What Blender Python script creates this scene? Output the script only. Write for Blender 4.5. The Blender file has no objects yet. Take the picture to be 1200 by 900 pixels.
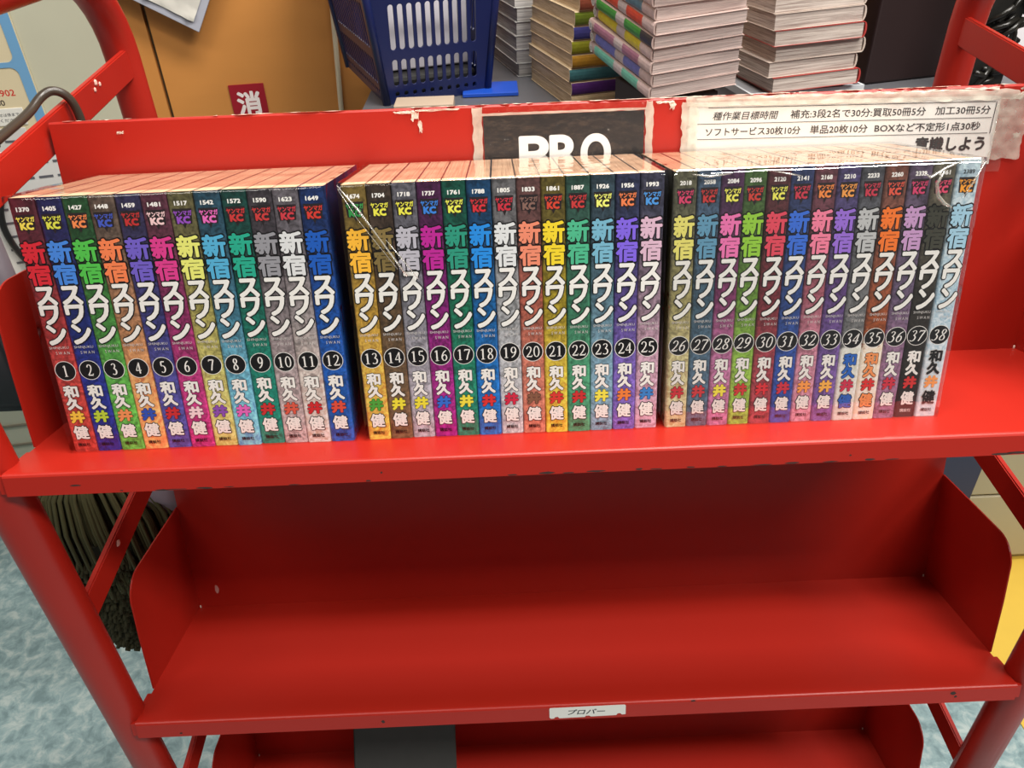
import bpy, bmesh, math, random
from mathutils import Vector, Matrix, noise

SC = bpy.context.scene
COL = SC.collection
rnd = random.Random(7)
# ---------------------------------------------------------------- camera
cam_d = bpy.data.cameras.new('camera'); cam = bpy.data.objects.new('camera', cam_d); COL.objects.link(cam)
cam_d.sensor_width = 36; cam_d.lens = 27.344; cam_d.clip_start = 0.02
CR = ((0.999119, 0.041622, -0.005298), (-0.028076, 0.56936, -0.821608), (-0.031181, 0.821034, 0.570028))
cam.matrix_world = Matrix.Translation((-0.0275, -0.41506, 1.227)) @ Matrix(CR).to_4x4()
SC.camera = cam
# ---------------------------------------------------------------- light
w = bpy.data.worlds.new('world'); SC.world = w; w.use_nodes = True
w.node_tree.nodes['Background'].inputs[0].default_value = (1.0, 0.97, 0.93, 1)
w.node_tree.nodes['Background'].inputs[1].default_value = 0.14
def area(name, loc, sx, sy, power, target=None, col=(1, 0.96, 0.9)):
    d = bpy.data.lights.new(name, 'AREA'); d.shape = 'RECTANGLE'; d.size = sx; d.size_y = sy; d.energy = power; d.color = col
    o = bpy.data.objects.new(name, d); COL.objects.link(o); o.location = loc
    if target: o.rotation_euler = (Vector(target) - Vector(loc)).to_track_quat('-Z', 'Y').to_euler()
    return o
area('ceiling_tube_light', (0.55, 0.12, 2.65), 1.5, 0.4, 56)
area('ceiling_tube_light', (1.2, -0.95, 2.65), 1.1, 0.35, 60)
area('ceiling_tube_light', (-1.0, -0.6, 2.65), 1.3, 0.35, 16)
area('ceiling_tube_light', (0.1, 1.0, 2.65), 1.6, 0.35, 22)
SC.view_settings.view_transform = 'Standard'; SC.view_settings.look = 'None'
SC.view_settings.exposure = 0.0; SC.view_settings.gamma = 1; SC.view_settings.use_curve_mapping = False

# ---------------------------------------------------------------- helpers
MM = 0.001
TH = 0.228740
H0 = 0.88                      # height of the top shelf's front edge
SHELF_M = [Matrix.Translation((0, 0, H0 - 0.3 * s)) @ Matrix.Rotation(-TH, 4, 'X') @ Matrix.Scale(MM, 4) for s in range(3)]

def s2l(c):
    return tuple(((x / 255) / 12.92 if x / 255 <= 0.04045 else ((x / 255 + 0.055) / 1.055) ** 2.4) for x in c)
MC = {}
def mat(rgb, rough=0.5, metal=0.0, noise_s=0, noise_a=0.0, bump=0.0, bscale=200, coat=0.0, spec=0.5, key=None, stretch=(1, 1, 1)):
    k = (tuple(rgb), rough, metal, noise_s, noise_a, bump, bscale, coat, spec, stretch)
    if k in MC: return MC[k]
    m = bpy.data.materials.new(key or 'paint_%d_%d_%d' % tuple(int(v) for v in rgb)); m.use_nodes = True
    nt = m.node_tree; b = nt.nodes['Principled BSDF']
    lin = s2l(rgb)
    b.inputs['Base Color'].default_value = (*lin, 1); b.inputs['Roughness'].default_value = rough
    b.inputs['Metallic'].default_value = metal; b.inputs['Coat Weight'].default_value = coat
    b.inputs['Specular IOR Level'].default_value = spec
    tc = nt.nodes.new('ShaderNodeTexCoord'); mp = nt.nodes.new('ShaderNodeMapping'); mp.inputs['Scale'].default_value = stretch
    nt.links.new(tc.outputs['Object'], mp.inputs[0])
    if noise_a:
        n = nt.nodes.new('ShaderNodeTexNoise'); n.inputs['Scale'].default_value = noise_s; n.inputs['Detail'].default_value = 4
        nt.links.new(mp.outputs[0], n.inputs[0])
        mx = nt.nodes.new('ShaderNodeMix'); mx.data_type = 'RGBA'
        mx.inputs[6].default_value = (*[v * (1 - noise_a) for v in lin], 1)
        mx.inputs[7].default_value = (*[min(1, v * (1 + noise_a)) for v in lin], 1)
        nt.links.new(n.outputs[0], mx.inputs[0]); nt.links.new(mx.outputs[2], b.inputs['Base Color'])
    if bump:
        n2 = nt.nodes.new('ShaderNodeTexNoise'); n2.inputs['Scale'].default_value = bscale; n2.inputs['Detail'].default_value = 3
        nt.links.new(mp.outputs[0], n2.inputs[0])
        bp = nt.nodes.new('ShaderNodeBump'); bp.inputs['Strength'].default_value = bump; bp.inputs['Distance'].default_value = 0.001
        nt.links.new(n2.outputs[0], bp.inputs['Height']); nt.links.new(bp.outputs[0], b.inputs['Normal'])
    MC[k] = m
    return m

def film_mat(name, ior=1.9, rough=0.05, milk=0.0, bump=0.3, bscale=40, gain=1.0):
    m = bpy.data.materials.new(name); m.use_nodes = True; nt = m.node_tree; nt.nodes.clear()
    out = nt.nodes.new('ShaderNodeOutputMaterial'); tr = nt.nodes.new('ShaderNodeBsdfTransparent')
    gl = nt.nodes.new('ShaderNodeBsdfGlossy'); gl.inputs['Roughness'].default_value = rough
    lw = nt.nodes.new('ShaderNodeLayerWeight'); lw.inputs[0].default_value = 0.5; f0 = 2 * ((ior - 1) / (ior + 1)) ** 2
    pw = nt.nodes.new('ShaderNodeMath'); pw.operation = 'POWER'; pw.inputs[1].default_value = 5.0; nt.links.new(lw.outputs['Facing'], pw.inputs[0])
    fr = nt.nodes.new('ShaderNodeMath'); fr.operation = 'MULTIPLY_ADD'; fr.inputs[1].default_value = 1 - f0; fr.inputs[2].default_value = f0; nt.links.new(pw.outputs[0], fr.inputs[0])
    tc = nt.nodes.new('ShaderNodeTexCoord'); n = nt.nodes.new('ShaderNodeTexNoise'); n.inputs['Scale'].default_value = bscale
    n.inputs['Detail'].default_value = 5
    nt.links.new(tc.outputs['Object'], n.inputs[0])
    bp = nt.nodes.new('ShaderNodeBump'); bp.inputs['Strength'].default_value = bump; bp.inputs['Distance'].default_value = 0.003
    nt.links.new(n.outputs[0], bp.inputs['Height']); nt.links.new(bp.outputs[0], gl.inputs['Normal'])
    base = tr
    if milk:
        df = nt.nodes.new('ShaderNodeBsdfDiffuse'); df.inputs[0].default_value = (*s2l((228, 222, 205)), 1)
        m2 = nt.nodes.new('ShaderNodeMixShader')
        mr = nt.nodes.new('ShaderNodeMapRange'); mr.inputs[1].default_value = 0.35; mr.inputs[2].default_value = 0.7
        mr.inputs[3].default_value = milk * 0.75; mr.inputs[4].default_value = min(1, milk * 1.2)
        nt.links.new(n.outputs[0], mr.inputs[0]); nt.links.new(mr.outputs[0], m2.inputs[0])
        nt.links.new(tr.outputs[0], m2.inputs[1]); nt.links.new(df.outputs[0], m2.inputs[2]); base = m2
    mx = nt.nodes.new('ShaderNodeMixShader'); nt.links.new(fr.outputs[0], mx.inputs[0])
    nt.links.new(base.outputs[0], mx.inputs[1]); nt.links.new(gl.outputs[0], mx.inputs[2]); nt.links.new(mx.outputs[0], out.inputs[0])
    return m

def link(name, me, m=None, parent=None, mw=None):
    o = bpy.data.objects.new(name, me); COL.objects.link(o)
    if m is not None:
        for x in (m if isinstance(m, (list, tuple)) else [m]): me.materials.append(x)
    if parent is not None: o.parent = parent
    if mw is not None: o.matrix_basis = mw
    return o
def obj(name, bm, m=None, parent=None, mw=None, smooth=False):
    me = bpy.data.meshes.new(name)
    bmesh.ops.recalc_face_normals(bm, faces=bm.faces)
    bm.to_mesh(me); bm.free()
    if smooth:
        for p in me.polygons: p.use_smooth = True
    return link(name, me, m, parent, mw)
def tag(o, label=None, cat=None, group=None, kind=None):
    for k, v in (('label', label), ('category', cat), ('group', group), ('kind', kind)):
        if v: o[k] = v
    return o
def empty(name, loc=(0, 0, 0), mw=None):
    o = bpy.data.objects.new(name, None); COL.objects.link(o); o.location = loc; o.empty_display_size = 0.05
    if mw is not None: o.matrix_basis = mw
    return o
def box(bm, x0, x1, y0, y1, z0, z1, mi=0, M=None):
    vs = [bm.verts.new((x, y, z)) for x in (x0, x1) for y in (y0, y1) for z in (z0, z1)]
    if M is not None:
        for v in vs: v.co = M @ v.co
    for f in ((0, 1, 3, 2), (4, 6, 7, 5), (0, 4, 5, 1), (2, 3, 7, 6), (0, 2, 6, 4), (1, 5, 7, 3)):
        fc = bm.faces.new([vs[i] for i in f]); fc.material_index = mi
    return vs
def bbox(x0, x1, y0, y1, z0, z1, bev=0, seg=2):
    bm = bmesh.new(); box(bm, x0, x1, y0, y1, z0, z1)
    if bev: bmesh.ops.bevel(bm, geom=bm.edges[:] + bm.verts[:], offset=bev, segments=seg, profile=0.5, affect='EDGES')
    return bm
def extrude_x(bm, prof, x0, x1, mi=0):
    """closed profile of (y, z) pushed along x"""
    a = [bm.verts.new((x0, p[0], p[1])) for p in prof]; b = [bm.verts.new((x1, p[0], p[1])) for p in prof]
    n = len(prof)
    for i in range(n): bm.faces.new((a[i], a[(i + 1) % n], b[(i + 1) % n], b[i])).material_index = mi
    bm.faces.new(a).material_index = mi; bm.faces.new(b[::-1]).material_index = mi
def tube(bm, pts, r, n=12, cap=True):
    pts = [Vector(p) for p in pts]; rings = []; up = None
    for i, p in enumerate(pts):
        d = (pts[min(i + 1, len(pts) - 1)] - pts[max(i - 1, 0)]).normalized()
        if up is None: up = d.orthogonal().normalized()
        else: up = (up - d * up.dot(d)).normalized()
        s = d.cross(up); rr = r[i] if isinstance(r, (list, tuple)) else r
        rings.append([bm.verts.new(p + (up * math.cos(6.28318 * k / n) + s * math.sin(6.28318 * k / n)) * rr) for k in range(n)])
    for a, b in zip(rings, rings[1:]):
        for k in range(n): bm.faces.new((a[k], a[(k + 1) % n], b[(k + 1) % n], b[k]))
    if cap: bm.faces.new(rings[0][::-1]); bm.faces.new(rings[-1])
def smooth(pts, it=3):
    pts = [Vector(p) for p in pts]
    for _ in range(it):
        q = [pts[0]]
        for u, v in zip(pts, pts[1:]): q += [u * .75 + v * .25, u * .25 + v * .75]
        pts = q + [pts[-1]]
    return pts
def cyl(bm, c, axis, r, h, n=20):
    c = Vector(c); a = Vector(axis).normalized(); tube(bm, [c - a * h / 2, c + a * h / 2], r, n)

# ---- flat lettering: glyph outlines as geometry
GL = {}
def glyphs(s, off=0.0, shear=0.0, res=2):
    k = (s, off, shear, res)
    if k in GL: return GL[k]
    c = bpy.data.curves.new('t', 'FONT'); c.body = s; c.size = 1; c.resolution_u = res; c.offset = off; c.shear = shear
    o = bpy.data.objects.new('t', c); COL.objects.link(o)
    dg = bpy.context.evaluated_depsgraph_get(); me = bpy.data.meshes.new_from_object(o.evaluated_get(dg))
    vs = [(v.co.x, v.co.y) for v in me.vertices]; fs = [tuple(p.vertices) for p in me.polygons]
    bpy.data.objects.remove(o); bpy.data.curves.remove(c); bpy.data.meshes.remove(me)
    xs = [v[0] for v in vs]; ys = [v[1] for v in vs]; x0, x1, y0, y1 = min(xs), max(xs), min(ys), max(ys)
    vs = [((x - x0) / (x1 - x0), (y - y0) / (y1 - y0)) for x, y in vs]
    GL[k] = (vs, fs); return GL[k]
class Print:
    """flat print on a face lying in x (right), z (up); layers step towards -y"""
    def __init__(self): self.v = []; self.f = []; self.mi = []; self.y = -0.02
    def poly(self, pts, mi, y=None):
        if y is None: self.y -= 0.02; y = self.y
        n = len(self.v); self.v += [(p[0], y, p[1]) for p in pts]; self.f.append(tuple(range(n, n + len(pts)))); self.mi.append(mi)
    def text(self, s, x0, x1, z0, z1, mi, bold=0.0, n=4, shear=0.0, res=2):
        vs, fs = glyphs(s, 0.0, shear, res)
        offs = [(0, 0)]
        if bold: offs = [(bold * math.cos(6.28318 * (k + .5) / n), bold * math.sin(6.28318 * (k + .5) / n)) for k in range(n)]
        for dx, dz in offs:
            self.y -= 0.006; b = len(self.v)
            self.v += [(x0 + u * (x1 - x0) + dx, self.y, z0 + t * (z1 - z0) + dz) for u, t in vs]
            self.f += [tuple(b + i for i in f) for f in fs]; self.mi += [mi] * len(fs)
    def disc(self, cx, cz, r, mi, n=28, rz=None):
        self.poly([(cx + r * math.cos(6.28318 * k / n), cz + (rz or r) * math.sin(6.28318 * k / n)) for k in range(n)], mi)
    def mesh(self, name):
        me = bpy.data.meshes.new(name); me.from_pydata(self.v, [], self.f)
        me.polygons.foreach_set('material_index', self.mi); me.update(); return me
def slots(o, mats):
    while len(o.data.materials) < len(mats): o.data.materials.append(None)
    for i, m in enumerate(mats): o.material_slots[i].link = 'OBJECT'; o.material_slots[i].material = m

# ---------------------------------------------------------------- setting
def floor_mat():
    m = bpy.data.materials.new('mottled_vinyl'); m.use_nodes = True; nt = m.node_tree; b = nt.nodes['Principled BSDF']
    tc = nt.nodes.new('ShaderNodeTexCoord'); n = nt.nodes.new('ShaderNodeTexNoise'); n.inputs['Scale'].default_value = 38; n.inputs['Detail'].default_value = 8; n.inputs['Roughness'].default_value = 0.65
    n.inputs['Distortion'].default_value = 0.5
    r = nt.nodes.new('ShaderNodeValToRGB'); e = r.color_ramp.elements
    e[0].position = 0.36; e[0].color = (*s2l((112, 136, 140)), 1); e[1].position = 0.64; e[1].color = (*s2l((176, 190, 188)), 1)
    k = e.new(0.5); k.color = (*s2l((140, 164, 167)), 1)
    nt.links.new(tc.outputs['Object'], n.inputs[0]); nt.links.new(n.outputs[0], r.inputs[0]); nt.links.new(r.outputs[0], b.inputs['Base Color'])
    b.inputs['Roughness'].default_value = 0.4
    return m
bm = bmesh.new(); box(bm, -3, 3, -2.5, 3, -0.02, 0)
tag(obj('floor', bm, floor_mat()), 'pale teal mottled vinyl floor', kind='structure')
bm = bmesh.new(); box(bm, 0.8, 2.2, 0.29, 1.6, 0.0, 0.002)
tag(obj('yellow_floor_mat', bm, mat((216, 180, 72), 0.45, noise_s=12, noise_a=0.08)), 'yellow vinyl floor mat beside the beige cabinet', 'floor mat')

PSI = math.radians(8)
WALL = Matrix.Translation((-0.6, 1.0, 0)) @ Matrix.Rotation(PSI, 4, 'Z')       # local x along the wall, -y towards the room
tan_m = mat((196, 132, 66), 0.45, noise_s=5, noise_a=0.12, stretch=(1, 1, 3))
bm = bmesh.new(); box(bm, 0.003, 2.6, 0, 0.05, 0, 1.6); box(bm, -0.05, -0.003, 0, 0.05, 0, 1.6); box(bm, -0.05, 2.6, 0.02, 0.05, 0, 1.6)
tag(obj('wall_back', bm, tan_m, mw=WALL), 'orange tan wooden partition wall', kind='structure')
bm = bmesh.new(); box(bm, -0.003, 0.003, 0.012, 0.02, 0, 1.6)
tag(obj('trim_1', bm, mat((120, 112, 84), 0.6), mw=WALL), 'dull seam strip in the partition', kind='structure')
bm = bmesh.new(); tube(bm, [(0.238, -0.006, 0.0), (0.314, -0.006, 1.15)], 0.0045, 8)
tag(obj('trim_2', bm, mat((214, 200, 172), 0.5), mw=WALL), 'thin cream vertical trim strip on the partition', kind='structure')
# pale steel cabinet at the left
cab = empty('steel_cabinet', mw=WALL @ Matrix.Translation((-0.6, -0.0, 0)))
tag(cab, 'pale grey-green steel cabinet carrying a cream notice, left of the tan partition', 'cabinet')
steel = mat((192, 190, 168), 0.4, noise_s=6, noise_a=0.1, bump=0.05, bscale=20)
obj('body', bbox(-0.75, 0.55, -0.02, 0.45, 0.04, 1.6, 0.006), steel, cab, smooth=False)
obj('plinth', bbox(-0.74, 0.54, 0.0, 0.44, 0, 0.04), mat((90, 86, 76), 0.6), cab)
bm = bmesh.new()
for i in range(9): box(bm, -0.72, 0.5, -0.024, -0.02, 0.1 + i * 0.05, 0.104 + i * 0.05)
lo = obj('louver', bm, mat((120, 114, 98), 0.5), cab); lo['kind'] = 'stuff'
# cream notice
nb = empty('notice_board', mw=WALL @ Matrix.Translation((0, -0.021, 0)))
tag(nb, 'cream notice with rounded blue border lines on the steel cabinet', 'notice')
obj('panel', bbox(-0.62, -0.196, -0.003, 0, 0.78, 1.12), mat((214, 200, 166), 0.4), nb)
bl = mat((110, 160, 200), 0.4)
bm = bmesh.new(); box(bm, -0.213, -0.197, -0.0042, -0.003, 0.78, 1.12); box(bm, -0.62, -0.213, -0.0042, -0.003, 0.953, 0.961)
for cz, sg in ((0.961, 1), (0.953, -1)):                 # rounded inner corners of the blue frame
    for i in range(6):
        a0, a1 = i * math.pi / 12, (i + 1) * math.pi / 12; r = 0.012
        ps = [(-0.213, cz), (-0.213 - r + r * math.cos(a0), cz + sg * (r - r * math.sin(a0))), (-0.213 - r + r * math.cos(a1), cz + sg * (r - r * math.sin(a1)))]
        bm.faces.new([bm.verts.new((p[0], -0.0043, p[1])) for p in ps])
obj('blue_border', bm, bl, nb)
def wall_print(fn, name, mats, parent=None, mw=None):
    p = Print(); fn(p); me = p.mesh(name); o = link(name, me, mats, parent, mw); return o
MMs = Matrix.Scale(MM, 4)
def f(p):
    p.text('2902', -262, -231, 909, 919, 0, 0.35, 4); p.text('3480', -280, -252, 894.5, 903.5, 1, 0.3, 4)
wall_print(f, 'lettering', [mat((200, 60, 50), 0.5), mat((60, 50, 45), 0.5)], nb, Matrix.Translation((0, -0.003, 0)) @ MMs)
for zz, s0, s1 in ((0.862, -0.31, -0.228), (0.972, -0.33, -0.239)):
    st = obj('white_label', bbox(s0, s1, -0.0045, -0.003, zz, zz + 0.028, 0.0006), mat((226, 224, 216), 0.4), nb)
def f(p):
    p.text('お問い合わせは係まで', -300, -236, 877, 882.5, 0, 0.1, 2); p.text('ご連絡ください', -292, -240, 868, 873.5, 0, 0.1, 2)
wall_print(f, 'label_lettering', [mat((70, 70, 75), 0.5)], nb, Matrix.Translation((0, -0.0046, 0)) @ MMs)
# fire extinguisher sign
fs = empty('fire_sign', mw=WALL @ Matrix.Translation((0, -0.001, 0)))
tag(fs, 'dark red sign with a white character on the tan partition', 'sign')
obj('plate', bbox(0.106, 0.166, -0.002, 0.0, 0.72, 0.896), mat((150, 26, 40), 0.35), fs)
def f(p):
    for i, ch in enumerate('消火器'): p.text(ch, 117, 155, 845 - i * 55, 883 - i * 55, 0, 1.5, 8)
wall_print(f, 'lettering', [mat((236, 226, 222), 0.4)], fs, Matrix.Translation((0, -0.002, 0)) @ MMs)
# board and crumpled paper at the top
a = math.radians(150.5); d1 = Vector((math.cos(a), 0, math.sin(a))); d2 = Vector((math.cos(a - math.radians(93)), 0, math.sin(a - math.radians(93))))
BM = Matrix(((d1.x, 0, d2.x, 0.086), (0, 1, 0, -0.03), (d1.z, 0, d2.z, 0.989), (0, 0, 0, 1)))
tag(obj('grey_board', bbox(0, 0.26, -0.006, 0.002, 0, 0.2, 0.001), mat((176, 178, 190), 0.5), mw=WALL @ BM), 'tilted grey board pinned high on the tan partition', 'board')
bm = bmesh.new(); N = 22
g = [[bm.verts.new((0.012 + 0.21 * i / N, -0.008 - 0.01 * abs(noise.noise(Vector((i * .45, j * .5, 3)))), 0.012 + 0.17 * j / N)) for j in range(N + 1)] for i in range(N + 1)]
for i in range(N):
    for j in range(N): bm.faces.new((g[i][j], g[i + 1][j], g[i + 1][j + 1], g[i][j + 1]))
tag(obj('crumpled_paper', bm, mat((226, 222, 212), 0.35, noise_s=60, noise_a=0.12), mw=WALL @ BM, smooth=True), 'crumpled white printed paper lying over the tilted grey board', 'paper')

# ---------------------------------------------------------------- red book cart
def red_mat():
    m = bpy.data.materials.new('red_enamel'); m.use_nodes = True; nt = m.node_tree; b = nt.nodes['Principled BSDF']
    tc = nt.nodes.new('ShaderNodeTexCoord'); n = nt.nodes.new('ShaderNodeTexNoise'); n.inputs['Scale'].default_value = 7; n.inputs['Detail'].default_value = 6
    r = nt.nodes.new('ShaderNodeValToRGB'); e = r.color_ramp.elements
    e[0].position = 0.3; e[0].color = (*s2l((160, 30, 19)), 1); e[1].position = 0.7; e[1].color = (*s2l((174, 36, 23)), 1)
    nt.links.new(tc.outputs['Object'], n.inputs[0]); nt.links.new(n.outputs[0], r.inputs[0]); nt.links.new(r.outputs[0], b.inputs['Base Color'])
    b.inputs['Roughness'].default_value = 0.36; b.inputs['Specular IOR Level'].default_value = 0.4
    n2 = nt.nodes.new('ShaderNodeTexNoise'); n2.inputs['Scale'].default_value = 260
    nt.links.new(tc.outputs['Object'], n2.inputs[0]); bp = nt.nodes.new('ShaderNodeBump'); bp.inputs['Strength'].default_value = 0.06
    bp.inputs['Distance'].default_value = 0.001; nt.links.new(n2.outputs[0], bp.inputs['Height']); nt.links.new(bp.outputs[0], b.inputs['Normal'])
    mr = nt.nodes.new('ShaderNodeMapRange'); mr.inputs[3].default_value = 0.28; mr.inputs[4].default_value = 0.5
    nt.links.new(n.outputs[0], mr.inputs[0]); nt.links.new(mr.outputs[0], b.inputs['Roughness'])
    return m
RED = red_mat()
steel_dark = mat((52, 34, 30), 0.7); prim = mat((232, 196, 186), 0.6)
cart = empty('book_cart'); tag(cart, 'red enamelled steel book cart with three sloping shelves', 'cart')
XL, XR = -0.395, 0.444
def arc(cy, cz, r, a0, a1, x, n=8): return [(x, cy + r * math.cos(math.radians(a0 + (a1 - a0) * k / n)), cz + r * math.sin(math.radians(a0 + (a1 - a0) * k / n))) for k in range(n + 1)]
for x in (XL, XR):
    bm = bmesh.new(); R = 0.085
    pts = [(x, 0.015, 0.10), (x, 0.015, 0.6)] + arc(0.015 + R, 1.066, R, 180, 90, x) + arc(0.412 - R, 1.066, R, 90, 0, x) + [(x, 0.412, 0.6), (x, 0.412, 0.10)]
    tube(bm, pts, 0.0165, 20); obj('side_frame', bm, RED, cart, smooth=True)
    inner = 0.008 if x < 0 else -0.008
    for k, dz in enumerate((0, -0.318, -0.612)):
        bm = bmesh.new()
        prof = [(0.02, 1.0425 + dz), (0.405, 1.0755 + dz), (0.405, 1.0485 + dz), (0.02, 1.0155 + dz)]
        extrude_x(bm, prof, x - 0.003 + inner, x + 0.003 + inner)
        bmesh.ops.bevel(bm, geom=bm.edges[:], offset=0.0012, segments=2, affect='EDGES')
        obj('side_bar', bm, RED, cart)
    for y in (0.015, 0.412):
        c = empty('caster'); c.parent = cart; c.location = (x, y, 0)
        bm = bmesh.new(); cyl(bm, (0, 0, 0.04), (1, 0, 0), 0.04, 0.024, 24); obj('wheel', bm, mat((60, 60, 60), 0.6), c, smooth=False)
        bm = bmesh.new(); box(bm, -0.018, -0.015, -0.015, 0.015, 0.03, 0.1); box(bm, 0.015, 0.018, -0.015, 0.015, 0.03, 0.1); box(bm, -0.018, 0.018, -0.015, 0.015, 0.095, 0.102)
        obj('fork', bm, mat((150, 150, 150), 0.35, 1.0), c)
XA, XB = -380.0, 428.0
shelves = []
for s in range(3):
    bm = bmesh.new()
    prof = [(0, -17), (1.4, -17), (1.4, -1.6), (169, -1.6), (169, 0), (3.0, 0), (1.6, -0.3), (0.6, -1.1), (0, -2.4)]
    extrude_x(bm, prof, XA, XB)
    for sx, x in ((-1, XA), (1, XB)):                                # welded end tabs that meet the tubes
        box(bm, min(x, x + sx * 5), max(x, x + sx * 5), 2, 40, -16, -2)
    sh = obj('shelf', bm, RED, cart, SHELF_M[s]); shelves.append(sh)
    bm = bmesh.new()
    extrude_x(bm, [(168, 0), (168, 221), (169, 222.4), (181, 222.4), (181, 210), (180, 210), (180, 221), (169.6, 221), (169.6, 0)], XA, XB)
    obj('back_panel', bm, RED, sh)
    for x, t in ((XA, -1.4), (XB, 1.4)):
        bm = bmesh.new()
        prof = [(44, 0), (43, 60), (44, 92)]
        for k in range(9):
            q = math.radians(180 - 10 * k - 5); prof.append((70 + 26 * math.cos(q), 96 + 26 * math.sin(q)))
        prof += [(110, 124.5), (168, 127.5), (168, 0)]
        extrude_x(bm, prof, min(x, x + t), max(x, x + t)); obj('side_panel', bm, RED, sh)
    # weld spots and paint chips
    bm = bmesh.new()
    for x in (XA + 2, XB - 2): bmesh.ops.create_icosphere(bm, subdivisions=1, radius=1.0, matrix=Matrix.Translation((x, 166.5, 1.5)) @ Matrix.Scale(2.2, 4, (0, 0, 1)))
    o = obj('bare_spot', bm, mat((236, 214, 200), 0.5), sh); o['kind'] = 'stuff'
def chip_patch(bm, x, z, w, h, seed, y=-0.08):
    r = random.Random(seed); n = 9
    vs = [bm.verts.new((x + w * 0.5 * math.cos(6.283 * k / n) * r.uniform(.6, 1.1), y, z + h * 0.5 * math.sin(6.283 * k / n) * r.uniform(.6, 1.1))) for k in range(n)]
    bm.faces.new(vs)
bm = bmesh.new()
for i, (x, z, w_, h_) in enumerate([(-331, -10, 8, 1.6), (-300, -15.5, 3, 1), (-272, -16.4, 12, 1.3), (-262, -16.3, 20, .8), (-242, -16.2, 14, 1.6), (-225, -16.2, 8, .8), (-180, -16.6, 10, .8), (-128, -16, 5, 1.5), (-118, -10, 2, 2), (-27, -16.2, 9, 1.4), (-3, -15.8, 14, 2.2), (12, -16.4, 10, 1.2), (32, -16, 16, 1.6),
        (62, -15.8, 6, 2.0), (74, -16.3, 12, 1), (98, -16, 6, 1.5), (120, -16.4, 10, .9), (148, -16.5, 18, .9), (170, -16, 14, 1.6), (196, -16.4, 14, 1.2), (224, -16, 8, 1.8), (240, -16.5, 14, .9), (318, -15.9, 16, 2.2), (327, -15.4, 18, 2.4), (345, -16.3, 16, 1.2), (210, -12, 2, 1.4)]):
    chip_patch(bm, x, z, w_, h_, i)
o = obj('paint_chip', bm, steel_dark, shelves[0]); o['kind'] = 'stuff'
bm = bmesh.new()
for i, (x, z, w_, h_) in enumerate([(-154.6, -10, 4, 4.5), (130, -1.4, 5, 2.6), (369, -6, 7, 5), (372, -10, 4, 3), (-340, -13, 3, 3)]): chip_patch(bm, x, z, w_, h_, 40 + i)
o = obj('paint_chip', bm, steel_dark, shelves[1]); o['kind'] = 'stuff'
bm = bmesh.new(); chip_patch(bm, -357, 23, 5, 12, 77, 167.9)
obj('bare_mark', bm, mat((205, 175, 168), 0.6), shelves[1])
# torn tape and paper residue along the top edge of the back panel
bm = bmesh.new(); r = random.Random(3)
for (p0, p1, dens) in ((62, 160, 6), (255, 400, 14), (468, 520, 8), (520, 790, 22), (790, 1195, 60)):
    for k in range(dens):
        x = -38.4 + (r.uniform(p0, p1) - 566) * .677; w_ = r.uniform(4, 26); z = 222.6; n = 8; y0 = r.uniform(168.5, 172)
        vs = [bm.verts.new((x + w_ * .5 * math.cos(6.283 * q / n) * r.uniform(.6, 1.1), y0 + 1.6 * math.sin(6.283 * q / n) * r.uniform(.3, 1.5), z + r.uniform(0, .5))) for q in range(n)]
        bm.faces.new(vs)
o = obj('tape_residue', bm, mat((232, 208, 190), 0.45), shelves[0]); o['kind'] = 'stuff'
bm = bmesh.new(); r = random.Random(9)                              # crumpled tape flakes
def flake(x, z, sx, sz, y=167.0, nx=8):
    g = [[bm.verts.new((x + sx * (i / nx - .5) + (r.uniform(-1, 1) if i in (0, nx) else 0), y - r.uniform(0, .7), z + sz * (j / 3 - .5) * (r.uniform(.4, 1.3)))) for j in range(4)] for i in range(nx + 1)]
    for i in range(nx):
        for j in range(3): bm.faces.new((g[i][j], g[i + 1][j], g[i + 1][j + 1], g[i][j + 1]))
flake(-92, 216.5, 7, 8); flake(-74, 220.4, 34, 1.6); flake(-100, 219.6, 16, 2); flake(-88, 209, 3, 9); flake(112, 217, 4, 6); flake(106, 219.5, 14, 2); flake(-325, 213, 5, 2)
flake(250, 220.2, 240, 2.0, nx=60); flake(388, 214, 14, 5); flake(392, 184, 5, 4); flake(398, 219.5, 20, 2)
o = obj('tape_flake', bm, film_mat('flake_film', 1.5, .2, .75, .8, .3), shelves[0]); o['kind'] = 'stuff'
# sticker on the middle shelf lip
lab = empty('shelf_label', mw=SHELF_M[1] @ Matrix.Translation((0, 0, 0)))
tag(lab, 'small white torn adhesive label on the front lip of the middle shelf', 'label')
p = Print(); p.y = -0.25
pts = [(-2, -3.6), (-1.3, -2.4), (66.8, -1.9), (68, -3), (68, -13.4), (64.5, -13.6), (63.2, -12.0), (60.8, -12.0), (59.4, -14), (36, -14.4), (34.5, -13.2), (31.6, -13.2), (30.4, -14.6), (7.2, -14.9), (5.6, -13.2), (3.2, -13.4), (2, -15), (-0.8, -15), (-2, -13.8)]
p.poly(pts, 0); link('sticker', p.mesh('sticker'), mat((222, 220, 214), 0.4), lab)
p = Print(); p.y = -0.35
p.text('プロパー', 15, 49, -11.2, -5.4, 0, 0.16, 4, 0.25); link('lettering', p.mesh('lettering'), mat((50, 52, 60), 0.5), lab)

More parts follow.
